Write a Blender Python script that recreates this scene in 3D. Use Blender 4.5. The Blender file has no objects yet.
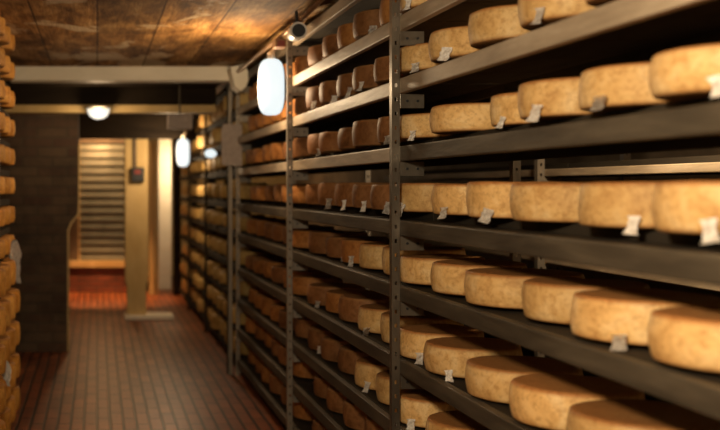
import bpy, bmesh, math, random
from mathutils import Vector, noise
random.seed(7)
sc = bpy.context.scene
COL = sc.collection
PI = math.pi
H = 1.43          # eye height, camera at x=0, y=0; +Y runs down the corridor

# ------------------------------------------------------------ camera
cd = bpy.data.cameras.new('camera'); cam = bpy.data.objects.new('camera', cd); COL.objects.link(cam)
cam.location = (0, 0, H); cam.rotation_euler = (PI/2, 0, 0)
cd.sensor_width = 36; cd.lens = 52; cd.shift_x = 0.365; cd.shift_y = -0.0375
cd.clip_start = .05; cd.clip_end = 60
cd.dof.use_dof = True; cd.dof.focus_distance = 3.75; cd.dof.aperture_fstop = 2.2
sc.camera = cam
# ------------------------------------------------------------ world, exposure
w = bpy.data.worlds.new('world'); sc.world = w; w.use_nodes = True
w.node_tree.nodes['Background'].inputs[0].default_value = (.9, .75, .5, 1)
w.node_tree.nodes['Background'].inputs[1].default_value = 0.012
sc.view_settings.view_transform = 'Standard'; sc.view_settings.look = 'None'
sc.view_settings.exposure = 0.0; sc.view_settings.gamma = 1; sc.view_settings.use_curve_mapping = False
WARM = (1.0, .66, .34)
def point(name, loc, power, col=WARM, r=.07):
    l = bpy.data.lights.new(name, 'POINT'); l.energy = power; l.color = col; l.shadow_soft_size = r
    o = bpy.data.objects.new(name, l); COL.objects.link(o); o.location = loc; return o
P_NEAR, P_BULK, P_BULK2, P_GLOBE, P_FAR, P_BACK, P_END = 162, 32, 24, 6, 28, 60, 36
point('corridor_ceiling_light', (-.02, .80, H+.42), P_NEAR, (1, .83, .58), .10)
point('bulkhead_light', (.86, 5.80, H+.56), P_BULK, (1, .72, .42), .07)
point('bulkhead_light_far', (.76, 10.75, H+.37), P_BULK2, (1, .72, .42), .07)
point('globe_light', (0.01, 8.50, H+.57), P_GLOBE, (1, .70, .40), .05)
point('end_room_light', (.05, 14.0, H+.80), P_FAR, (1, .60, .28), .10)
sl = bpy.data.lights.new('end_floor_fill', 'SPOT'); sl.energy = 420; sl.color = (1, .50, .20); sl.spot_size = math.radians(62); sl.spot_blend = .7; sl.shadow_soft_size = .06  # unseen spot, added to brighten the floor before the shutter
so = bpy.data.objects.new('end_floor_fill', sl); COL.objects.link(so); so.location = (.02, 13.45, H+.84)
point('jamb_fill_light', (1.22, 14.15, H+.30), P_END, (1, .72, .42), .10)  # unseen fill, added behind the rack end to brighten the jamb
point('back_aisle_light', (1.78, 3.6, H+.60), P_BACK, (1, .78, .5), .08)

# ------------------------------------------------------------ helpers
def bm_new(): return bmesh.new()
def bx(bm, x0, x1, y0, y1, z0, z1):
    v = [bm.verts.new((x, y, z)) for x in (x0, x1) for y in (y0, y1) for z in (z0, z1)]
    for f in ((0,1,3,2),(4,6,7,5),(0,4,5,1),(2,3,7,6),(0,2,6,4),(1,5,7,3)): bm.faces.new([v[i] for i in f])
    return v
def tube(bm, pts, r, n=10, caps=True):
    rings = []
    pts = [Vector(p) for p in pts]
    for i, p in enumerate(pts):
        d = (pts[min(i+1, len(pts)-1)] - pts[max(i-1, 0)]).normalized()
        a = d.orthogonal().normalized() if i == 0 else (rings_a - d*rings_a.dot(d)).normalized()
        rings_a = a; b = d.cross(a)
        rr = r[i] if isinstance(r, (list, tuple)) else r
        rings.append([bm.verts.new(p + rr*(math.cos(t)*a + math.sin(t)*b)) for t in [2*PI*k/n for k in range(n)]])
    for A, B in zip(rings, rings[1:]):
        for k in range(n): bm.faces.new((A[k], A[(k+1)%n], B[(k+1)%n], B[k]))
    if caps: bm.faces.new(rings[0][::-1]); bm.faces.new(rings[-1])
def lathe(bm, prof, n=40):
    """prof: list of (r, z); r=0 ends close"""
    rings = []
    for r, z in prof:
        if r < 1e-6: rings.append([bm.verts.new((0, 0, z))])
        else: rings.append([bm.verts.new((r*math.cos(2*PI*k/n), r*math.sin(2*PI*k/n), z)) for k in range(n)])
    for A, B in zip(rings, rings[1:]):
        if len(A) == 1 and len(B) == 1: continue
        for k in range(n):
            if len(A) == 1: bm.faces.new((A[0], B[(k+1)%n], B[k]))
            elif len(B) == 1: bm.faces.new((A[k], A[(k+1)%n], B[0]))
            else: bm.faces.new((A[k], A[(k+1)%n], B[(k+1)%n], B[k]))
def prism(bm, poly, axis, a, b):
    """extrude a 2-D outline along axis between a and b"""
    def P(u, v, t): return {'x': (t, u, v), 'y': (u, t, v), 'z': (u, v, t)}[axis]
    A = [bm.verts.new(P(u, v, a)) for u, v in poly]; B = [bm.verts.new(P(u, v, b)) for u, v in poly]
    n = len(poly)
    for k in range(n): bm.faces.new((A[k], A[(k+1)%n], B[(k+1)%n], B[k]))
    bm.faces.new(A[::-1]); bm.faces.new(B)
def obj(name, bm, m, parent=None, smooth=False, bevel=0, seg=2):
    bmesh.ops.recalc_face_normals(bm, faces=bm.faces[:])
    me = bpy.data.meshes.new(name); bm.to_mesh(me); bm.free()
    o = bpy.data.objects.new(name, me); COL.objects.link(o)
    if m: me.materials.append(m)
    if smooth:
        for p in me.polygons: p.use_smooth = True
    if bevel:
        b = o.modifiers.new('bevel', 'BEVEL'); b.width = bevel; b.segments = seg; b.limit_method = 'ANGLE'
    if parent: o.parent = parent
    return o
def tag(o, label=None, cat=None, group=None, kind=None):
    if label: o['label'] = label
    if cat: o['category'] = cat
    if group: o['group'] = group
    if kind: o['kind'] = kind
    return o
def thing(name, loc, label, cat, group=None):
    o = bpy.data.objects.new(name, None); COL.objects.link(o); o.location = loc; o.empty_display_size = .05
    return tag(o, label, cat, group)
def struct(name, bm, m, **k):
    return tag(obj(name, bm, m, **k), kind='structure')

# ------------------------------------------------------------ materials
def mat(name):
    m = bpy.data.materials.new(name); m.use_nodes = True
    nt = m.node_tree; return m, nt, nt.nodes['Principled BSDF']
def nd(nt, t, **k):
    n = nt.nodes.new(t)
    for a, v in k.items():
        if a in n.inputs.keys(): n.inputs[a].default_value = v
        else: setattr(n, a, v)
    return n
def ramp(nt, stops):
    r = nt.nodes.new('ShaderNodeValToRGB')
    while len(r.color_ramp.elements) < len(stops): r.color_ramp.elements.new(.5)
    for e, (p, c) in zip(r.color_ramp.elements, stops): e.position = p; e.color = (*c, 1)
    return r
def mixc(nt, mode, fac, a, b):
    m = nt.nodes.new('ShaderNodeMix'); m.data_type = 'RGBA'; m.blend_type = mode
    for s, v in ((m.inputs[0], fac), (m.inputs[6], a), (m.inputs[7], b)):
        if hasattr(v, 'is_output') or isinstance(v, bpy.types.NodeSocket): nt.links.new(v, s)
        elif isinstance(v, (int, float)): s.default_value = v
        else: s.default_value = (*v, 1)
    return m.outputs[2]
def coords(nt, scale=(1,1,1), kind='Object', loc=(0,0,0), rot=(0,0,0)):
    tc = nt.nodes.new('ShaderNodeTexCoord'); mp = nt.nodes.new('ShaderNodeMapping')
    mp.inputs['Scale'].default_value = scale; mp.inputs['Location'].default_value = loc; mp.inputs['Rotation'].default_value = rot
    nt.links.new(tc.outputs[kind], mp.inputs[0]); return mp.outputs[0]
def noise_n(nt, vec, scale, detail=6, rough=.6, dist=0):
    n = nd(nt, 'ShaderNodeTexNoise'); n.inputs['Scale'].default_value = scale; n.inputs['Detail'].default_value = detail
    n.inputs['Roughness'].default_value = rough; n.inputs['Distortion'].default_value = dist
    nt.links.new(vec, n.inputs['Vector']); return n.outputs['Fac']
def bump(nt, p, h, strength=.3, dist=.01):
    b = nt.nodes.new('ShaderNodeBump'); b.inputs['Strength'].default_value = strength; b.inputs['Distance'].default_value = dist
    nt.links.new(h, b.inputs['Height']); nt.links.new(b.outputs[0], p.inputs['Normal'])

def m_noise(name, stops, scale=(1,1,1), s=4, rough=.7, metal=0, bstr=.25, bd=.006, fine=40, kind='Object', spec=.3):
    m, nt, p = mat(name)
    v = coords(nt, scale, kind)
    f = noise_n(nt, v, s, 8, .62, .3); r = ramp(nt, stops); nt.links.new(f, r.inputs[0])
    nt.links.new(r.outputs[0], p.inputs['Base Color'])
    p.inputs['Roughness'].default_value = rough; p.inputs['Metallic'].default_value = metal
    p.inputs['Specular IOR Level'].default_value = spec
    if bstr: bump(nt, p, noise_n(nt, v, fine, 4), bstr, bd)
    return m
def m_rind(name, light, mid, dark, edge):
    """cheese rind: mottled, browner towards the rims and on the flat faces, each wheel a bit different"""
    m, nt, p = mat(name)
    tc = nt.nodes.new('ShaderNodeTexCoord'); oi = nt.nodes.new('ShaderNodeObjectInfo')
    add = nd(nt, 'ShaderNodeVectorMath', operation='ADD')
    sc_ = nd(nt, 'ShaderNodeVectorMath', operation='SCALE'); sc_.inputs[3].default_value = 17
    cmb = nt.nodes.new('ShaderNodeCombineXYZ')
    for k in range(3): nt.links.new(oi.outputs['Random'], cmb.inputs[k])
    nt.links.new(cmb.outputs[0], sc_.inputs[0]); nt.links.new(tc.outputs['Object'], add.inputs[0]); nt.links.new(sc_.outputs[0], add.inputs[1])
    v = add.outputs[0]
    f = noise_n(nt, v, 11, 8, .65, .6)
    r = ramp(nt, [(.30, dark), (.48, mid), (.68, light)]); nt.links.new(f, r.inputs[0])
    g = noise_n(nt, v, 60, 5, .7)
    rg = ramp(nt, [(.36, (.55, .42, .30)), (.52, (1, 1, 1))]); nt.links.new(g, rg.inputs[0])
    c = mixc(nt, 'MULTIPLY', .55, r.outputs[0], rg.outputs[0])
    # rims of the side wall
    sep = nt.nodes.new('ShaderNodeSeparateXYZ'); nt.links.new(tc.outputs['Generated'], sep.inputs[0])
    rr = ramp(nt, [(0, (1,1,1)), (.12, (0,0,0)), (.86, (0,0,0)), (.95, (1,1,1))]); nt.links.new(sep.outputs[2], rr.inputs[0])
    c = mixc(nt, 'MIX', rr.outputs[0], c, mixc(nt, 'MULTIPLY', .5, edge, rg.outputs[0]))
    hs = nt.nodes.new('ShaderNodeHueSaturation'); nt.links.new(c, hs.inputs['Color'])
    mr = nd(nt, 'ShaderNodeMapRange'); nt.links.new(oi.outputs['Random'], mr.inputs[0]); mr.inputs[3].default_value = .78; mr.inputs[4].default_value = 1.12
    nt.links.new(mr.outputs[0], hs.inputs['Value'])
    nt.links.new(hs.outputs[0], p.inputs['Base Color'])
    p.inputs['Roughness'].default_value = .62; p.inputs['Specular IOR Level'].default_value = .3
    bump(nt, p, mixc(nt, 'MIX', .5, f, g), .35, .006)
    return m
def emit(name, col, s):
    m, nt, p = mat(name)
    p.inputs['Base Color'].default_value = (.1, .1, .1, 1); p.inputs['Emission Color'].default_value = (*col, 1)
    p.inputs['Emission Strength'].default_value = s; return m
def plain(name, c, rough=.5, metal=0):
    m, nt, p = mat(name); v = coords(nt)
    f = noise_n(nt, v, 30, 3); r = ramp(nt, [(.3, tuple(x*.85 for x in c)), (.7, tuple(min(1, x*1.1) for x in c))])
    nt.links.new(f, r.inputs[0]); nt.links.new(r.outputs[0], p.inputs['Base Color'])
    p.inputs['Roughness'].default_value = rough; p.inputs['Metallic'].default_value = metal; return m

M = {}
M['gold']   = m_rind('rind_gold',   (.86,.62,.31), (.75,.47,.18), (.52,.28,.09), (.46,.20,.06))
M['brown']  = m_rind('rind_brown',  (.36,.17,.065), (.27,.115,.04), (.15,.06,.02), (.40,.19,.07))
M['orange'] = m_rind('rind_orange', (.58,.27,.08), (.42,.17,.045), (.22,.08,.02), (.45,.2,.06))
M['yellow'] = m_rind('rind_yellow', (.72,.50,.20), (.58,.36,.11), (.34,.18,.05), (.5,.3,.1))
M['amber']  = m_rind('rind_amber',  (.74,.40,.10), (.60,.28,.05), (.34,.13,.02), (.45,.2,.04))
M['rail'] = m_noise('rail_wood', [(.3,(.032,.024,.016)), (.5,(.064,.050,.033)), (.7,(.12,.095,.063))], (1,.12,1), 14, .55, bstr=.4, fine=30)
M['rail_lit_pale'] = m_noise('rail_lamplit_pale_wood', [(.3,(.20,.15,.10)), (.5,(.36,.28,.19)), (.7,(.52,.42,.30))], (1,.12,1), 14, .5, bstr=.4, fine=30)  # corridor rack rails: lamplight put into the colour; next aisle: pale wood
M['deck'] = m_noise('deck_wood', [(.3,(.022,.018,.014)), (.7,(.055,.042,.028))], (1,.15,1), 8, .9, spec=.1)
M['steel'] = m_noise('grey_steel', [(.3,(.10,.085,.065)), (.7,(.24,.2,.15))], (1,1,.3), 12, .38, .75, .15)
M['steel_pale'] = m_noise('pale_steel', [(.3,(.17,.14,.11)), (.7,(.30,.25,.19))], (1,1,.3), 12, .45, .4, .15)
M['paper'] = m_noise('white_paper', [(.38,(.66,.60,.53)), (.55,(.88,.84,.78))], (1,1,1), 60, .7, bstr=.3)
M['cream'] = m_noise('cream_paint', [(.3,(.76,.68,.52)), (.7,(.90,.83,.68))], (.4,1,1), 5, .6, bstr=.1)
M['ochre'] = m_noise('ochre_paint', [(.3,(.50,.33,.12)), (.7,(.72,.52,.24))], (1,1,.4), 4, .6, bstr=.1)
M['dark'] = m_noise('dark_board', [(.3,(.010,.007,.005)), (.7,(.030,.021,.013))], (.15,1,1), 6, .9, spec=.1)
M['greybox'] = plain('grey_card', (.42,.34,.29), .7)
M['black'] = plain('black_plastic', (.015,.015,.015), .4)
M['red'] = plain('red_plastic', (.22,.03,.02), .4)
M['white'] = plain('white_enamel', (.75,.7,.62), .35)
M['copper'] = plain('copper_conduit', (.30,.17,.09), .4, .6)
M['lampglow'] = emit('lamp_glass_glow', (.86, .95, .96), 1.0)
M['globeglow'] = emit('globe_glass_glow', (1, .95, .82), 1.0)

# ceiling: old boards running down the corridor, stained and flaking paint
def ceiling_mat():
    m, nt, p = mat('ceiling_boards')
    v = coords(nt)
    br = nt.nodes.new('ShaderNodeTexBrick')
    rot = coords(nt, (1,1,1), rot=(0,0,PI/2)); nt.links.new(rot, br.inputs['Vector'])
    br.inputs['Scale'].default_value = 1; br.inputs['Brick Width'].default_value = 2.4; br.inputs['Row Height'].default_value = .33
    br.inputs['Mortar Size'].default_value = .006; br.inputs['Mortar Smooth'].default_value = .2
    br.inputs['Color1'].default_value = (.55,.55,.55,1); br.inputs['Color2'].default_value = (1,1,1,1); br.inputs['Mortar'].default_value = (.22,.18,.14,1)
    f = noise_n(nt, coords(nt, (1,.28,1)), 6, 9, .66, .4)
    r = ramp(nt, [(.28,(.07,.030,.010)), (.44,(.24,.11,.030)), (.56,(.50,.26,.08)), (.68,(.76,.48,.20))]); nt.links.new(f, r.inputs[0])
    g = noise_n(nt, coords(nt, (6,.5,1)), 9, 5, .7)
    rg = ramp(nt, [(.35,(.45,.4,.35)), (.6,(1,1,1))]); nt.links.new(g, rg.inputs[0])
    c = mixc(nt, 'MULTIPLY', .8, r.outputs[0], rg.outputs[0]); c = mixc(nt, 'MULTIPLY', .9, c, br.outputs[0])
    # flaked patches of pale paint
    h = noise_n(nt, coords(nt, (1,.6,1), loc=(3,1,0)), 2.3, 8, .6, .6)
    rh = ramp(nt, [(.56,(0,0,0)), (.60,(1,1,1))]); nt.links.new(h, rh.inputs[0])
    c = mixc(nt, 'MIX', rh.outputs[0], c, mixc(nt, 'MULTIPLY', .8, (.62,.47,.29), br.outputs[0]))
    nt.links.new(c, p.inputs['Base Color']); p.inputs['Roughness'].default_value = .8; p.inputs['Specular IOR Level'].default_value = .2
    bump(nt, p, mixc(nt, 'MULTIPLY', 1, g, br.outputs[0]), .5, .01); return m
def brick_mat(name, c1, c2, mortar, bw, rh, ms, rot=(0,0,0), rough=.5, stain=(.5,1), bs=.5, ns=2.5):
    m, nt, p = mat(name)
    br = nt.nodes.new('ShaderNodeTexBrick'); nt.links.new(coords(nt, (1,1,1), rot=rot), br.inputs['Vector'])
    br.inputs['Scale'].default_value = 1; br.inputs['Brick Width'].default_value = bw; br.inputs['Row Height'].default_value = rh
    br.inputs['Mortar Size'].default_value = ms; br.inputs['Mortar Smooth'].default_value = .3; br.inputs['Bias'].default_value = 0
    br.inputs['Color1'].default_value = (*c1,1); br.inputs['Color2'].default_value = (*c2,1); br.inputs['Mortar'].default_value = (*mortar,1)
    f = noise_n(nt, coords(nt), ns, 8, .65, .5); r = ramp(nt, [(.3,(stain[0],)*3), (.65,(stain[1],)*3)]); nt.links.new(f, r.inputs[0])
    c = mixc(nt, 'MULTIPLY', 1, br.outputs[0], r.outputs[0]); nt.links.new(c, p.inputs['Base Color'])
    p.inputs['Roughness'].default_value = rough
    inv = nd(nt, 'ShaderNodeMath', operation='SUBTRACT'); inv.inputs[0].default_value = 1; nt.links.new(br.outputs['Fac'], inv.inputs[1])
    bump(nt, p, inv.outputs[0], bs, .006); return m
M['ceiling'] = ceiling_mat()
M['floor'] = brick_mat('terracotta_pavers', (.19,.044,.011), (.28,.078,.020), (.022,.008,.004), .30, .080, .009, (0,0,PI/2), .42, (.5,1.1), 1.0)
M['pier'] = brick_mat('dark_brick_pier', (.075,.038,.022), (.11,.07,.038), (.07,.048,.028), .26, .085, .010, (PI/2,0,0), .85, (.5,1.3), .6)
M['redbrick'] = brick_mat('red_brick', (.30,.08,.035), (.22,.055,.025), (.12,.06,.04), .25, .075, .010, (PI/2,0,0), .8)
M['wall'] = m_noise('old_plaster', [(.3,(.10,.07,.045)), (.7,(.22,.16,.10))], (1,1,1), 2.5, .85)

# ------------------------------------------------------------ structure
ZC = H + .89        # ceiling
XL, XR = -.92, 3.1
b = bm_new(); bx(b, XL-.1, XR+.1, -1.6, 17, -.1, 0); struct('floor', b, M['floor'])
b = bm_new(); bx(b, XL-.1, XR+.1, -1.6, 17, ZC, ZC+.1); struct('ceiling', b, M['ceiling'])
b = bm_new(); bx(b, XL-.1, XL, -1.6, 17, 0, ZC); struct('wall_left', b, M['wall'])
b = bm_new(); bx(b, XR, XR+.1, -1.6, 17, 0, ZC); struct('wall_right', b, M['wall'])
b = bm_new(); bx(b, XL, XR, -1.6, -1.5, 0, ZC); struct('wall_near', b, M['wall'])
b = bm_new(); bx(b, XL, XR, 16.9, 17, 0, ZC); struct('wall_far', b, M['ochre'])
# brick pier on the left, wider above the haunch
YP = 9.07
b = bm_new()
prism(b, [(XL,0), (-.262,0), (-.262,H-.37), (-.235,H-.30), (-.172,H-.22), (-.165,H-.1), (-.165,ZC), (XL,ZC)], 'y', YP, YP+.45)
struct('wall_pier', b, M['pier'])
b = bm_new(); prism(b, [(-.262,0), (-.245,0), (-.245,H-.37), (-.22,H-.315), (-.157,H-.235), (-.150,H+.38), (-.165,H+.38), (-.165,H-.1), (-.172,H-.22), (-.235,H-.30), (-.262,H-.37)], 'y', YP+.02, YP+.06)
struct('trim_1', b, M['ochre'])
# end wall under / around the shutter
YE = 14.3
b = bm_new(); bx(b, XL, .60, YE, YE+.2, 0, H-1.09); struct('wall_end_lower', b, M['redbrick'])
b = bm_new(); bx(b, XL, -.262, YE, YE+.2, H-1.0, ZC); bx(b, -.262, .60, YE, YE+.2, H+.62, ZC); bx(b, .48, .60, YE, YE+.2, H-1.0, H+.62)
struct('wall_end_upper', b, M['wall'])
b = bm_new(); bx(b, XL, .60, YE-.05, YE+.2, H-1.09, H-1.0); struct('trim_sill', b, M['ochre'], bevel=.006)
# lintel over the passage, at Y=13
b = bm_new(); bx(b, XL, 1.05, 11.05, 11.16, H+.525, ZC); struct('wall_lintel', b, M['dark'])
# beams across the corridor
b = bm_new(); bx(b, -.64, 1.0, 7.6, 7.78, H+.785, ZC); struct('trim_cream_beam', b, M['cream'], bevel=.006)
b = bm_new(); bx(b, XL, 1.0, 8.74, 8.90, H+.635, H+.70); struct('trim_rear_beam', b, M['ochre'], bevel=.006)
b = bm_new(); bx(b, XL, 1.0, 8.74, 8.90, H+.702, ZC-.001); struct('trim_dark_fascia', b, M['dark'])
# soffit behind the cream beam; the beam's shade is put into its dark colour
b = bm_new()
for i in range(3):
    y0 = 7.79 + i*.316; bx(b, XL, 1.0, y0, y0+.312, ZC-.045, ZC)
struct('trim_shade_soffit', b, M['dark'])
# long joist above the rack
b = bm_new(); bx(b, 1.17, 1.26, -1.5, 7.6, ZC-.045, ZC); struct('trim_long_joist', b, M['deck'], bevel=.005)

# shutter
sh = thing('slatted_shutter', (.10, YE+.05, H-1.0), 'grey horizontal slatted shutter closing the opening at the corridor end', 'shutter')
b = bm_new(); n = 15; z0, z1 = 0, 1.62; p = (z1-z0)/n
for i in range(n):
    z = z0 + i*p
    prism(b, [(0,z), (-.035,z+.012), (-.035,z+.022), (-.008,z+p*.9), (0,z+p*.9)], 'x', -.36, .38)
obj('slat_panel', b, m_noise('shutter_slats', [(.3,(.17,.165,.12)), (.7,(.28,.27,.20))], (1,1,.5), 6, .5, .2, .1), sh)
b = bm_new(); bx(b, -.362, -.335, -.045, .01, 0, 1.62); bx(b, .355, .38, -.045, .01, 0, 1.62); obj('side_guide', b, M['ochre'], sh)

# cream pillar standing on a slab
pl = thing('cream_pillar', (.428, 11.42, 0), 'cream painted square pillar standing on a low slab in the corridor', 'pillar')
b = bm_new(); prism(b, [(-.105,.05), (.105,.05), (.105,.36), (.125,.42), (.125,ZC-.02), (-.125,ZC-.02), (-.125,.42), (-.105,.36)], 'y', -.11, .11)
obj('shaft', b, M['ochre'], pl, bevel=.008)
b = bm_new(); bx(b, -.13, .40, -.17, .14, 0, .05); obj('base_slab', b, M['cream'], pl, bevel=.008)
b = bm_new(); bx(b, -.035, -.0, -.135, -.112, H+.20, H+.80); obj('cable_channel', b, M['wall'], pl)
sw = thing('switch_box', (.44, 11.29, H+.15), 'dark switch box with a red face fixed on the cream pillar', 'switch box')
b = bm_new(); bx(b, -.07, .07, -.04, .018, -.085, .075); obj('housing', b, M['black'], sw, bevel=.01)
b = bm_new(); bx(b, -.04, .03, -.05, -.04, .0, .045); obj('red_button', b, M['red'], sw, bevel=.004)
# door frame and lit jamb beside it
b = bm_new(); bx(b, .70, .77, 13.9, 14.0, 0, H+.60); bx(b, .80, .815, 13.9, 14.0, 0, H+.60)
tag(obj('door_frame', b, M['ochre'], bevel=.005), 'narrow ochre wooden door posts right behind the cream pillar', 'door frame')
b = bm_new(); bx(b, .86, 1.04, 14.6, 14.75, 0, ZC-.02); struct('wall_jamb', b, M['cream'], bevel=.01)
b = bm_new(); bx(b, 1.02, 1.12, 13.85, 13.98, 0, ZC-.02)
tag(obj('timber_post', b, M['dark'], bevel=.006), 'dark timber post at the far end of the right rack', 'post')

# ------------------------------------------------------------ racks
def slotted_post(bm, x, y, z1, w=.034, d=.034, sx=1, thick=.003):
    """slotted steel angle: face flange towards the aisle and one towards the camera"""
    bx(bm, min(x, x+sx*thick), max(x, x+sx*thick), y, y+d, 0, z1)                 # flange along y
    a, c = sorted((x, x+sx*w))
    m0, m1 = a+w*.36, a+w*.64
    bx(bm, a, m0, y-thick, y, 0, z1); bx(bm, m1, c, y-thick, y, 0, z1)
    k = 0
    while k*.05 < z1-.03: bx(bm, m0, m1, y-thick, y, k*.05, k*.05+.036); k += 1
LEV = {'Z':.778, 'A':.557, 'B':.335, 'C':.095, 'D':-.169, 'E':-.400, 'F':-.660, 'G':-.902, 'H':-1.125, 'I':-1.36}  # underside of front rail, from eye level
RH, DT, BT = .053, .020, .030
TOPS = {'E': RH+.012, 'F': RH+.008, 'G': RH+.008, 'H': RH+.012, 'I': RH+.012}     # wheel underside above rail underside
def top(lv): return TOPS.get(lv, RH+BT)
def rack(x0, depth, y0, y1, levels, label, railm='rail', rail_over=None, post=M['steel'], pw=.034, sx=1, zt=None, rh=RH, posts=True, empty_top=None):
    t = thing('storage_rack', (x0, (y0+y1)/2, 0), label, 'rack', 'racks along the corridor')
    ox, oy = x0, (y0+y1)/2
    zt = zt or ZC-.015
    for yy in ([y0] if posts is True else posts):
        for xx in (-pw*sx, sx*depth):
            b = bm_new(); slotted_post(b, xx, yy-oy, zt, pw, pw, sx); obj('upright', b, post, t)
    for nm, lv in levels.items():
        z = H+lv
        over = rail_over or {}
        b = bm_new(); a, c = sorted((0, sx*.028)); bx(b, a, c, y0-oy+.002, y1-oy-.002, z, z+rh)
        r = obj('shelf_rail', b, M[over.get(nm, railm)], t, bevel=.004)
        b = bm_new(); a, c = sorted((sx*depth, sx*(depth-.028))); bx(b, a, c, y0-oy+.002, y1-oy-.002, z, z+rh)
        obj('shelf_rail', b, M['deck'], t, bevel=.003)
        b = bm_new(); a, c = sorted((sx*.029, sx*(depth-.029)))
        yy = y0-oy+.003
        nb = max(2, int((y1-y0)/.35)); st = (y1-y0-.006)/nb
        for i in range(nb): bx(b, a, c, yy+i*st, yy+(i+1)*st-.004, z+rh-DT, z+rh)
        dk = obj('shelf_deck', b, M['deck'], t)
        b = bm_new()
        for q in (.30, .72): bx(b, sx*(depth*q), sx*(depth*q+.03), y0-oy+.004, y1-oy-.004, z+rh, z+(top(nm) if rh == RH else rh+BT))
        obj('batten', b, M['deck'], dk)
        if posts is True:
            b = bm_new(); a, c = sorted((sx*.004, sx*.088))
            bx(b, a, c, y0-oy+.004, y0-oy+.007, z-.052, z-.002)
            g = obj('gusset_plate', b, post, t)
            if y0 < 6:
                for u in (.28, .72):
                    b = bm_new(); tube(b, [(a+(c-a)*u, y0-oy+.004, z-.027), (a+(c-a)*u, y0-oy-.001, z-.027)], .005, 8)
                    obj('bolt', b, M['black'], g)
    return t

X0 = 1.07; DEP = .40
bays = [(1.15, 3.68), (3.68, 5.70), (5.70, 7.95), (7.95, 10.3), (10.3, 12.2), (12.2, 13.75)]
blab = ['near grey steel rack filling the right of the picture with golden wheels',
        'second rack past the slotted steel post, holding brown wheels',
        'third rack behind the lit oval lamp, holding orange-brown wheels',
        'fourth rack beyond the grey signed upright, holding pale yellow wheels',
        'fifth right-hand rack beside the second oval lamp',
        'last right-hand rack next to the dark timber post']
for i, ((a, c), lb) in enumerate(zip(bays, blab)):
    over = {1: {'A':'rail_lit_pale', 'B':'rail_lit_pale', 'C':'rail_lit_pale', 'Z':'rail_lit_pale'}, 2: {'A':'rail_lit_pale','B':'rail_lit_pale','C':'rail_lit_pale'}}.get(i, {})  # upper rails near the oval lamp take the lamplit colour
    if i == 0: over = {'A':'rail_lit_pale', 'B':'rail_lit_pale'}
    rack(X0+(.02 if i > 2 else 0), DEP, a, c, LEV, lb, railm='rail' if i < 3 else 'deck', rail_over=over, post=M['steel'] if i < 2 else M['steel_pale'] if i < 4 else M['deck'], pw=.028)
    # the upright at y0 of bay i stands at its near edge

# rack in the next aisle, seen through the gap under the eye-level shelf
BX = 2.15
blev = {'A':.50, 'B':.28, 'C':.055, 'D':-.125, 'E':-.36, 'F':-.62, 'G':-.90, 'I':-1.3}
for a, c, lb in ((2.4, 5.0, 'rack in the next aisle, glimpsed behind the near golden wheels'), (5.0, 7.8, 'rack in the next aisle, glimpsed behind the brown wheels')):
    rack(BX, .38, a, c, blev, lb, railm='rail_lit_pale', post=M['steel_pale'], rh=.035)

# left rack: tight shelves, near the brick pier
LX = -.525; LY0, LY1 = 3.6, 6.25
llev = {}
z = .74; k = 0
while H+z > .05:
    llev[k] = z; k += 1; z -= .168 if z > -.6 else .190
rack(LX, .30, LY0, LY1, llev, 'left-hand rack at the picture edge with tightly spaced amber wheels', sx=-1, rh=.035, railm='deck', posts=[LY0, 5.2], post=M['steel_pale'])

# ------------------------------------------------------------ cheese wheels
def wheel_mesh(seed, r=.155, h=.105, n=44):
    rnd = random.Random(seed); b = bm_new()
    e = .006 + rnd.random()*.004; bulge = .001 + rnd.random()*.003
    prof = [(0,0), (r*.55,0), (r-e*1.6,0.0), (r-e*.6,.003), (r-.003,e*.8), (r+bulge*.6,h*.3), (r+bulge,h*.5), (r+bulge*.6,h*.7), (r-.003,h-e*.8), (r-e*.6,h-.003), (r-e*1.6,h), (r*.8,h-.0015), (r*.4,h-.003), (0,h-.003)]
    lathe(b, prof, n)
    for v in b.verts:
        if v.co.z > .001:
            k = noise.noise(v.co*9 + Vector((seed*3.1, 0, 0)))*.004 + noise.noise(v.co*30 + Vector((seed, 0, 0)))*.0012
            d = Vector((v.co.x, v.co.y, 0))
            if d.length > .01: v.co += d.normalized()*k
            if v.co.z > h*.8: v.co.z += noise.noise(Vector((v.co.x*7, v.co.y*7, seed)))*.004
    bmesh.ops.recalc_face_normals(b, faces=b.faces[:])
    me = bpy.data.meshes.new('cheese_wheel'); b.to_mesh(me); b.free()
    for p in me.polygons: p.use_smooth = True
    return me
MESH = {}
for kind in ('gold', 'brown', 'orange', 'yellow', 'amber'):
    MESH[kind] = []
    for s in range(4):
        me = wheel_mesh(s*5+len(kind)); me.materials.append(M[kind]); MESH[kind].append(me)
def label_mesh(seed, wd=.040, ht=.058):
    b = bm_new(); nx, nz = 7, 9; g = []
    for j in range(nz):
        row = []
        for i in range(nx):
            u = i/(nx-1)-.5; v = j/(nz-1)
            ww = wd*(1.15 - .45*math.sin(v*PI*.9)*(.5+.5*math.sin(seed)))
            x = u*ww + .006*noise.noise(Vector((seed, v*3, 0)))
            y = -.004 - (1-v)**2*.016 - .010*abs(noise.noise(Vector((u*5, v*5, seed*2.3))))
            row.append(b.verts.new((x, y, -.018 + v*ht)))
        g.append(row)
    for j in range(nz-1):
        for i in range(nx-1): b.faces.new((g[j][i], g[j][i+1], g[j+1][i+1], g[j+1][i]))
    r = bmesh.ops.solidify(b, geom=b.faces[:], thickness=.0008)
    bmesh.ops.recalc_face_normals(b, faces=b.faces[:])
    me = bpy.data.meshes.new('paper_label'); b.to_mesh(me); b.free(); me.materials.append(M['paper'])
    return me
LM = [label_mesh(s) for s in (1, 2, 3, 5, 8)]

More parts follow.
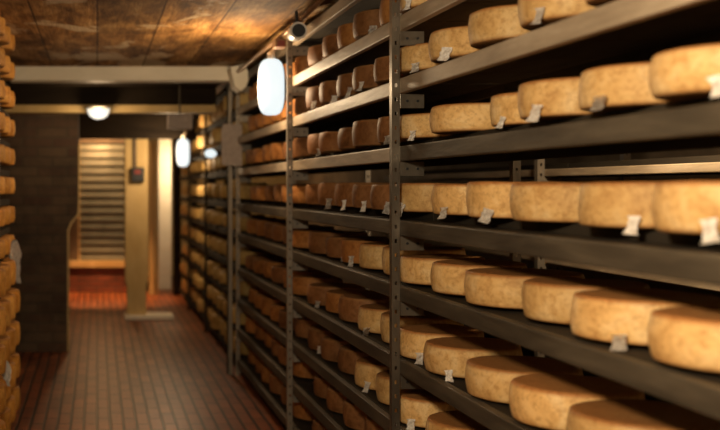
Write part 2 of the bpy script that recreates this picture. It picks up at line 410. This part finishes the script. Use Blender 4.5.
spots = []   # dict(x, y, z, r, hs, kind, paper, where)
def spot(**k): spots.append(k)
rnd = random.Random(11)
f = 1040.
def tangent_y(xe, xc, r):
    t = (xe-97)/f
    return (xc - r*math.sqrt(1+t*t))/t
# near bay: left edges as measured on each shelf (px of a 720-wide frame), set-back, radius
near = {
 'A': [(398,.02,.150)],
 'B': [(396,.02,.150), (428,.02,.155), (467,.015,.160), (517,.015,.160), (583,.02,.155)],
 'C': [(396,.02,.150), (429,.01,.155), (489,.06,.130), (517,.015,.145), (577,.02,.150), (648,.015,.160)],
 'D': [(393,.02,.150), (431,.02,.150), (465,.02,.155), (509,.015,.160), (577,.02,.158), (650,.015,.165)],
 'E': [(398,.02,.150), (430,.02,.150), (462,.015,.165), (521,.04,.150), (569,.02,.160), (647,.015,.165)],
 'F': [(397,.02,.150), (421,.015,.155), (464,.015,.160), (507,.015,.160), (563,.015,.165), (640,.02,.16)],
 'G': [(393,.02,.150), (425,.015,.165), (474,.02,.16), (535,.02,.16)],
}
for lv, row in near.items():
    ys = []
    for e, sb, r in row:
        sb = sb-.015 if lv in 'EFG' else sb; ys.append([tangent_y(e, X0+sb+r, r), X0+sb+r, r])
    # keep neighbours from running into one another
    for i in range(1, len(ys)):
        while math.hypot(ys[i][0]-ys[i-1][0], ys[i][1]-ys[i-1][1]) < ys[i][2]+ys[i-1][2]+.006: ys[i][0] -= .004
    while ys[-1][0] > 1.75:
        ys.append([ys[-1][0]-.345, X0+.02+.158, .158])
    for i, (y, x, r) in enumerate(ys):
        spot(x=x, y=y, z=H+LEV[lv]+top(lv), r=r, hs=rnd.uniform(.94, 1.03)*{'B':.93,'C':.88 if i else .80}.get(lv, .98 if lv == 'D' else .90), kind='gold', bay=0, lv=lv, i=i, paper=rnd.random() < (.85 if lv in 'ABCD' else .45))
    ystart = ys[0][0]
    # second bay on the same shelf
    y = max(ystart+.335, 3.98); i = 0
    while y < 5.55:
        r = rnd.uniform(.147, .156)
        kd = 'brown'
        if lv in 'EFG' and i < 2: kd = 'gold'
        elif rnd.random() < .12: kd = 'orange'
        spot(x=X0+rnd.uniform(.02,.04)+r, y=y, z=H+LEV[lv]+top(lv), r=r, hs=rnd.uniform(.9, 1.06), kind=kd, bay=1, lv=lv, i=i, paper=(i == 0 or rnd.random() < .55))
        y += rnd.uniform(.328, .35); i += 1
for lv in 'HI':
    y = 3.95; i = 0
    while y < 5.55:
        r = rnd.uniform(.147, .156)
        spot(x=X0+rnd.uniform(.02,.04)+r, y=y, z=H+LEV[lv]+top(lv), r=r, hs=rnd.uniform(.9, 1.05), kind='brown', bay=1, lv=lv, i=i, paper=rnd.random() < .3)
        y += rnd.uniform(.33, .35); i += 1
for lv in 'ABCDEFGHI':
    y = 5.90; i = 0
    while y < 7.8:
        r = rnd.uniform(.147, .156)
        spot(x=X0+rnd.uniform(.02,.05)+r, y=y, z=H+LEV[lv]+top(lv), r=r, hs=rnd.uniform(.9, 1.06), kind='orange' if rnd.random() < .7 else 'brown', bay=2, lv=lv, i=i, paper=False)
        y += rnd.uniform(.335, .37); i += 1
for bay, (ya, yb) in ((3, (8.18, 10.15)), (4, (10.5, 12.05)), (5, (12.4, 13.6))):
    for lv in 'ABCDEFGHI':
        y = ya; i = 0
        while y < yb:
            r = rnd.uniform(.150, .162)
            spot(x=X0+rnd.uniform(-.03,.04)+r, y=y, z=H+LEV[lv]+top(lv), r=r, hs=rnd.uniform(.95, 1.25), kind='yellow', bay=bay, lv=lv, i=i, paper=False)
            y += rnd.uniform(.40, .50); i += 1
for lv in ('D', 'E'):
    y = 2.7; i = 0
    while y < 7.5:
        gap = 4.85 < y < 5.15
        if not gap and rnd.random() < .75:
            r = rnd.uniform(.148, .16)
            spot(x=BX+.03+r, y=y, z=H+blev[lv]+.035+BT, r=r, hs=.9, kind='yellow', bay=6, lv=lv, i=i, paper=False)
        y += rnd.uniform(.35, .5); i += 1
for k, lz in llev.items():
    y = LY1-.155; i = 0
    while y > 4.9:
        r = .142; two = lz < -.6
        spot(x=LX+.045-r+(0.03 if two else 0), y=y, z=H+lz+.035+BT, r=r, hs=1.3 if two else .92, kind='amber', bay=7, lv=k, i=i, paper=False)
        y -= .31; i += 1

# the 300 that show largest are individuals
def size(s):
    d = s['y']; k = 1/d
    if s['bay'] == 6: k *= .45
    if s['bay'] in (4, 5): k *= .9 if s['lv'] in 'BCDEF' else .6
    return k
order = sorted(range(len(spots)), key=lambda i: -size(spots[i]))
single = set(order[:300])
ordn = ['first', 'second', 'third', 'fourth', 'fifth', 'sixth', 'seventh', 'eighth', 'ninth', 'tenth', 'eleventh', 'twelfth', 'thirteenth', 'fourteenth', 'fifteenth']
look = {'gold': ['golden', 'honey gold', 'mottled golden'], 'brown': ['dark brown', 'reddish brown'], 'orange': ['orange-brown', 'burnt orange'], 'yellow': ['pale yellow', 'straw yellow'], 'amber': ['amber', 'deep amber']}
shelfname = {'A': 'topmost stocked shelf', 'B': 'shelf two above eye level', 'C': 'shelf just above eye level', 'D': 'shelf at eye level', 'E': 'shelf just below eye level', 'F': 'second shelf below eye level', 'G': 'third shelf below eye level', 'H': 'shelf second from the floor', 'I': 'lowest shelf by the floor'}
def describe(s):
    lk = look[s['kind']][(s['i']*7+ord(str(s['lv'])[0])) % len(look[s['kind']])]
    b, i = s['bay'], s['i']
    if b == 0:
        return f"{lk} cheese wheel, {ordn[i]} right of the slotted post, {shelfname[s['lv']]}", 'near rack'
    if b == 1:
        return f"{lk} cheese wheel, {ordn[i]} left of the slotted post, {shelfname[s['lv']]}", 'second rack'
    if b == 2:
        return f"{lk} cheese wheel, {ordn[i]} behind the oval lamp, {shelfname[s['lv']]}", 'third rack'
    if b in (3, 4, 5):
        nm = {3: 'grey signed upright', 4: 'fifth rack upright', 5: 'last rack upright'}[b]
        return f"{lk} cheese wheel, {ordn[i]} beyond the {nm}, {shelfname[s['lv']]}", {3: 'fourth rack', 4: 'fifth rack', 5: 'last rack'}[b]
    if b == 6:
        n_ = {'D': 'upper', 'E': 'lower'}[s['lv']]
        return f"{lk} cheese wheel in the next aisle, {ordn[i]} from the right, {n_} glimpsed shelf", 'next aisle rack'
    p_ = ['backmost', 'second from back', 'third from back', 'fourth from back', 'fifth from back', 'sixth from back'][i]
    return f"{lk} cheese wheel on the left rack, {p_}, {ordn[s['lv']]} shelf down", 'left rack'
stuff = bm_new()
for idx, s in enumerate(spots):
    me = MESH[s['kind']][(idx*3) % 4]
    sc3 = (s['r']/.159, s['r']/.159, s['hs'])
    if idx not in single:
        v0 = len(stuff.verts); stuff.from_mesh(me); stuff.verts.ensure_lookup_table()
        for v in stuff.verts[v0:]: v.co = Vector((v.co.x*sc3[0]+s['x'], v.co.y*sc3[1]+s['y'], v.co.z*sc3[2]+s['z']))
        continue
    o = bpy.data.objects.new('cheese_wheel', me); COL.objects.link(o)
    o.location = (s['x'], s['y'], s['z']); o.scale = sc3
    lab, where = describe(s)
    tag(o, lab, 'cheese', 'cheese wheels on the ' + where)
    if s['paper']:
        p = bpy.data.objects.new('paper_label', LM[idx % len(LM)]); COL.objects.link(p); p.parent = o
        a = math.radians(rnd.uniform(22, 48)) if s['bay'] == 0 else math.radians(rnd.uniform(30, 65))
        p.location = (-math.cos(a)*.161, -math.sin(a)*.161, 0); p.rotation_euler = (0, rnd.uniform(-.25,.25), a-PI/2)
        p.scale = (rnd.uniform(.65,.95), 1, rnd.uniform(.6,.9))
        tag(p, 'crumpled white paper label')
if len(stuff.verts):
    me = bpy.data.meshes.new('cheese_wheels'); stuff.to_mesh(me); me.materials.append(M['yellow'])
    for p in me.polygons: p.use_smooth = True
    o = bpy.data.objects.new('cheese_wheels', me); COL.objects.link(o)
    tag(o, 'remaining small pale cheese wheels far down the right racks', 'cheese', kind='stuff')
stuff.free()
print('wheels', len(spots), 'single', len(single))

# ------------------------------------------------------------ lamps
def ellipsoid(bm, a, b_, c, cz=0, n=28, m=16, p=2.6):
    def sp(v, e): return math.copysign(abs(v)**e, v)
    rings = []
    for j in range(m+1):
        t = -PI/2 + PI*j/m
        if j in (0, m): rings.append([bm.verts.new((0,0,cz+c*sp(math.sin(t),2/p)))]); continue
        rings.append([bm.verts.new((a*sp(math.cos(t),2/p)*math.cos(2*PI*k/n), b_*sp(math.cos(t),2/p)*math.sin(2*PI*k/n), cz+c*sp(math.sin(t),2/p))) for k in range(n)])
    for A, B in zip(rings, rings[1:]):
        for k in range(n):
            if len(A) == 1: bm.faces.new((A[0], B[(k+1)%n], B[k]))
            elif len(B) == 1: bm.faces.new((A[k], A[(k+1)%n], B[0]))
            else: bm.faces.new((A[k], A[(k+1)%n], B[(k+1)%n], B[k]))
def oval_lamp(loc, label, s=1):
    t = thing('oval_lamp', loc, label, 'lamp', 'oval lamps on the right racks')
    b = bm_new(); ellipsoid(b, .074*s, .055*s, .158*s, p=3.4); obj('glass_diffuser', b, M['lampglow'], t, smooth=True)
    b = bm_new(); ellipsoid(b, .062*s, .05*s, .150*s); bmesh.ops.translate(b, verts=b.verts[:], vec=(.028*s, .022*s, 0))
    obj('back_housing', b, M['steel_pale'], t, smooth=True)
    b = bm_new(); tube(b, [(0,0,.150*s), (0,0,.185*s), (.01,0,.20*s), (.03,0,.235*s)], [.022*s,.022*s,.012*s,.012*s], 12); obj('cable_gland', b, M['cream'], t, smooth=True)
    return t
oval_lamp((.970, 5.80, H+.563), 'bright white oval lamp hanging before the second rack, the larger one')
lamp2 = oval_lamp((.90, 10.9, H+.37), 'bright white oval lamp farther down the corridor, the smaller one', .93)
b = bm_new(); tube(b, [(.02, 0, .20), (.02, 0, ZC-H-.37)], .008, 8); obj('hanger_rod', b, M['steel'], lamp2)
t = thing('globe_lamp', (.01, 8.64, H+.655), 'white half-globe lamp on the beam at the corridor end', 'lamp')
b = bm_new(); lathe(b, [(0,-.085), (.04,-.079), (.07,-.06), (.088,-.03), (.094,0), (0,0)], 32); obj('glass_dome', b, M['globeglow'], t, smooth=True)
b = bm_new(); lathe(b, [(0,0), (.10,0), (.10,.014), (.08,.024), (0,.024)], 32); obj('ceiling_rose', b, M['cream'], t, smooth=False)
t = thing('bulb_lamp', (1.02, 9.35, H+.31), 'small bright bulb on the fourth rack near the grey sign', 'lamp')
b = bm_new(); ellipsoid(b, .055, .045, .04, p=2); obj('glass_bulb', b, M['lampglow'], t, smooth=True)
b = bm_new(); tube(b, [(.03,0,.02), (.048,0,.03)], .02, 12); obj('lamp_holder', b, M['black'], t)

# conduit along the top of the rack
b = bm_new(); tube(b, [(1.0,7.55,H+.83), (.995,7.0,H+.82), (.985,6.3,H+.815), (.99,5.6,H+.815), (1.02,5.2,H+.84), (1.03,4.6,H+.872)], .013, 10)
o = obj('conduit_pipe', b, M['copper'], smooth=True); tag(o, 'brown conduit pipe along the ceiling above the oval lamp', 'pipe')
t = thing('spotlight', (1.0, 5.22, H+.782), 'small white round spotlight with dark face under the ceiling', 'spotlight')
b = bm_new(); tube(b, [(.0,.07,-.0), (.0,.0,0), (-.0,-.055,-.0)], [.036,.043,.043], 24); obj('housing', b, M['white'], t, smooth=False)
b = bm_new(); tube(b, [(.0,-.056,0), (.0,-.062,0)], .033, 24); obj('lens', b, M['black'], t)
b = bm_new(); tube(b, [(0,0,.04), (0,0,.105)], .008, 8); obj('bracket', b, M['black'], t)
t = thing('junction_box', (.985, 5.62, H+.79), 'small red and brown junction box on the conduit pipe', 'box')
b = bm_new(); bx(b, -.03,.03,-.05,.05,-.035,.012); obj('box_body', b, M['copper'], t, bevel=.005)
b = bm_new(); bx(b, -.02,.02,-.056,-.05,-.03,.0); obj('red_cap', b, M['red'], t, bevel=.002)

# cream tapered box at the beam's right end
b = bm_new(); prism(b, [(.945,H+.86), (1.05,H+.885), (1.085,H+.80), (1.06,H+.72), (1.02,H+.685), (.975,H+.72)], 'y', 7.38, 7.58)
tag(obj('tapered_box', b, M['cream'], bevel=.008), 'cream tapered box under the right end of the cream beam', 'box')
# grey sheet tied on the wide upright
t = thing('sign_board', (1.015, 7.90, H+.33), 'blank grey-pink board hung on the wide grey upright', 'board')
b = bm_new()
prism(b, [(-.07,-.155), (.085,-.165), (.085,.155), (-.055,.155), (-.072,.12)], 'y', -.008, .008); obj('panel', b, M['greybox'], t, bevel=.002)
b = bm_new(); tube(b, [(0,-.0,.15), (.02,-.0,.40)], .004, 8); obj('cord', b, M['black'], t)
# wide pale post in front of the fourth rack
b = bm_new(); bx(b, 1.0, 1.035, 7.955, 8.03, 0, ZC-.02); bx(b, 1.0, 1.004, 7.93, 8.03, 0, ZC-.02)
tag(obj('channel_post', b, M['steel_pale'], bevel=.003), 'wide grey steel channel post behind the hung board', 'post')
# grey duct box below the ceiling
t = thing('ceiling_box', (.675, 8.5, ZC-.045), 'small grey box hanging under the dark ceiling near the right racks', 'box')
b = bm_new(); bx(b, -.10, .10, -.06, .06, -.365, -.245); obj('box_body', b, M['greybox'], t, bevel=.006)
b = bm_new(); tube(b, [(0,0,0), (0,0,-.25)], .008, 8); obj('hanger_rod', b, M['steel'], t)

# plastic wraps hanging on the left rack
def wrap(x, y, z, w_, h_, seed, label):
    b = bm_new(); n, m = 10, 16; g = []
    for j in range(m):
        v = j/(m-1); row = []
        for i in range(n):
            u = i/(n-1)-.5; ww = w_*(.35+.75*math.sin(PI*min(1, v*1.25)**.8)*.9)
            row.append(b.verts.new((u*ww + v*v*w_*.35 + .01*noise.noise(Vector((u*4, v*5, seed))), .02*noise.noise(Vector((u*9, v*4, seed+4))), -v*h_)))
        g.append(row)
    for j in range(m-1):
        for i in range(n-1): b.faces.new((g[j][i], g[j][i+1], g[j+1][i+1], g[j+1][i]))
    bmesh.ops.solidify(b, geom=b.faces[:], thickness=.001)
    o = obj('plastic_wrap', b, M['paper'], smooth=True); o.location = (x, y, z)
    tag(o, label, 'plastic wrap')
wrap(-.478, 6.0, H-.30, .07, .25, 1.0, 'larger crumpled white plastic wrap hanging on the left rack')
wrap(-.47, 5.3, H-.88, .06, .13, 5.0, 'smaller white wrap low on the left rack edge')
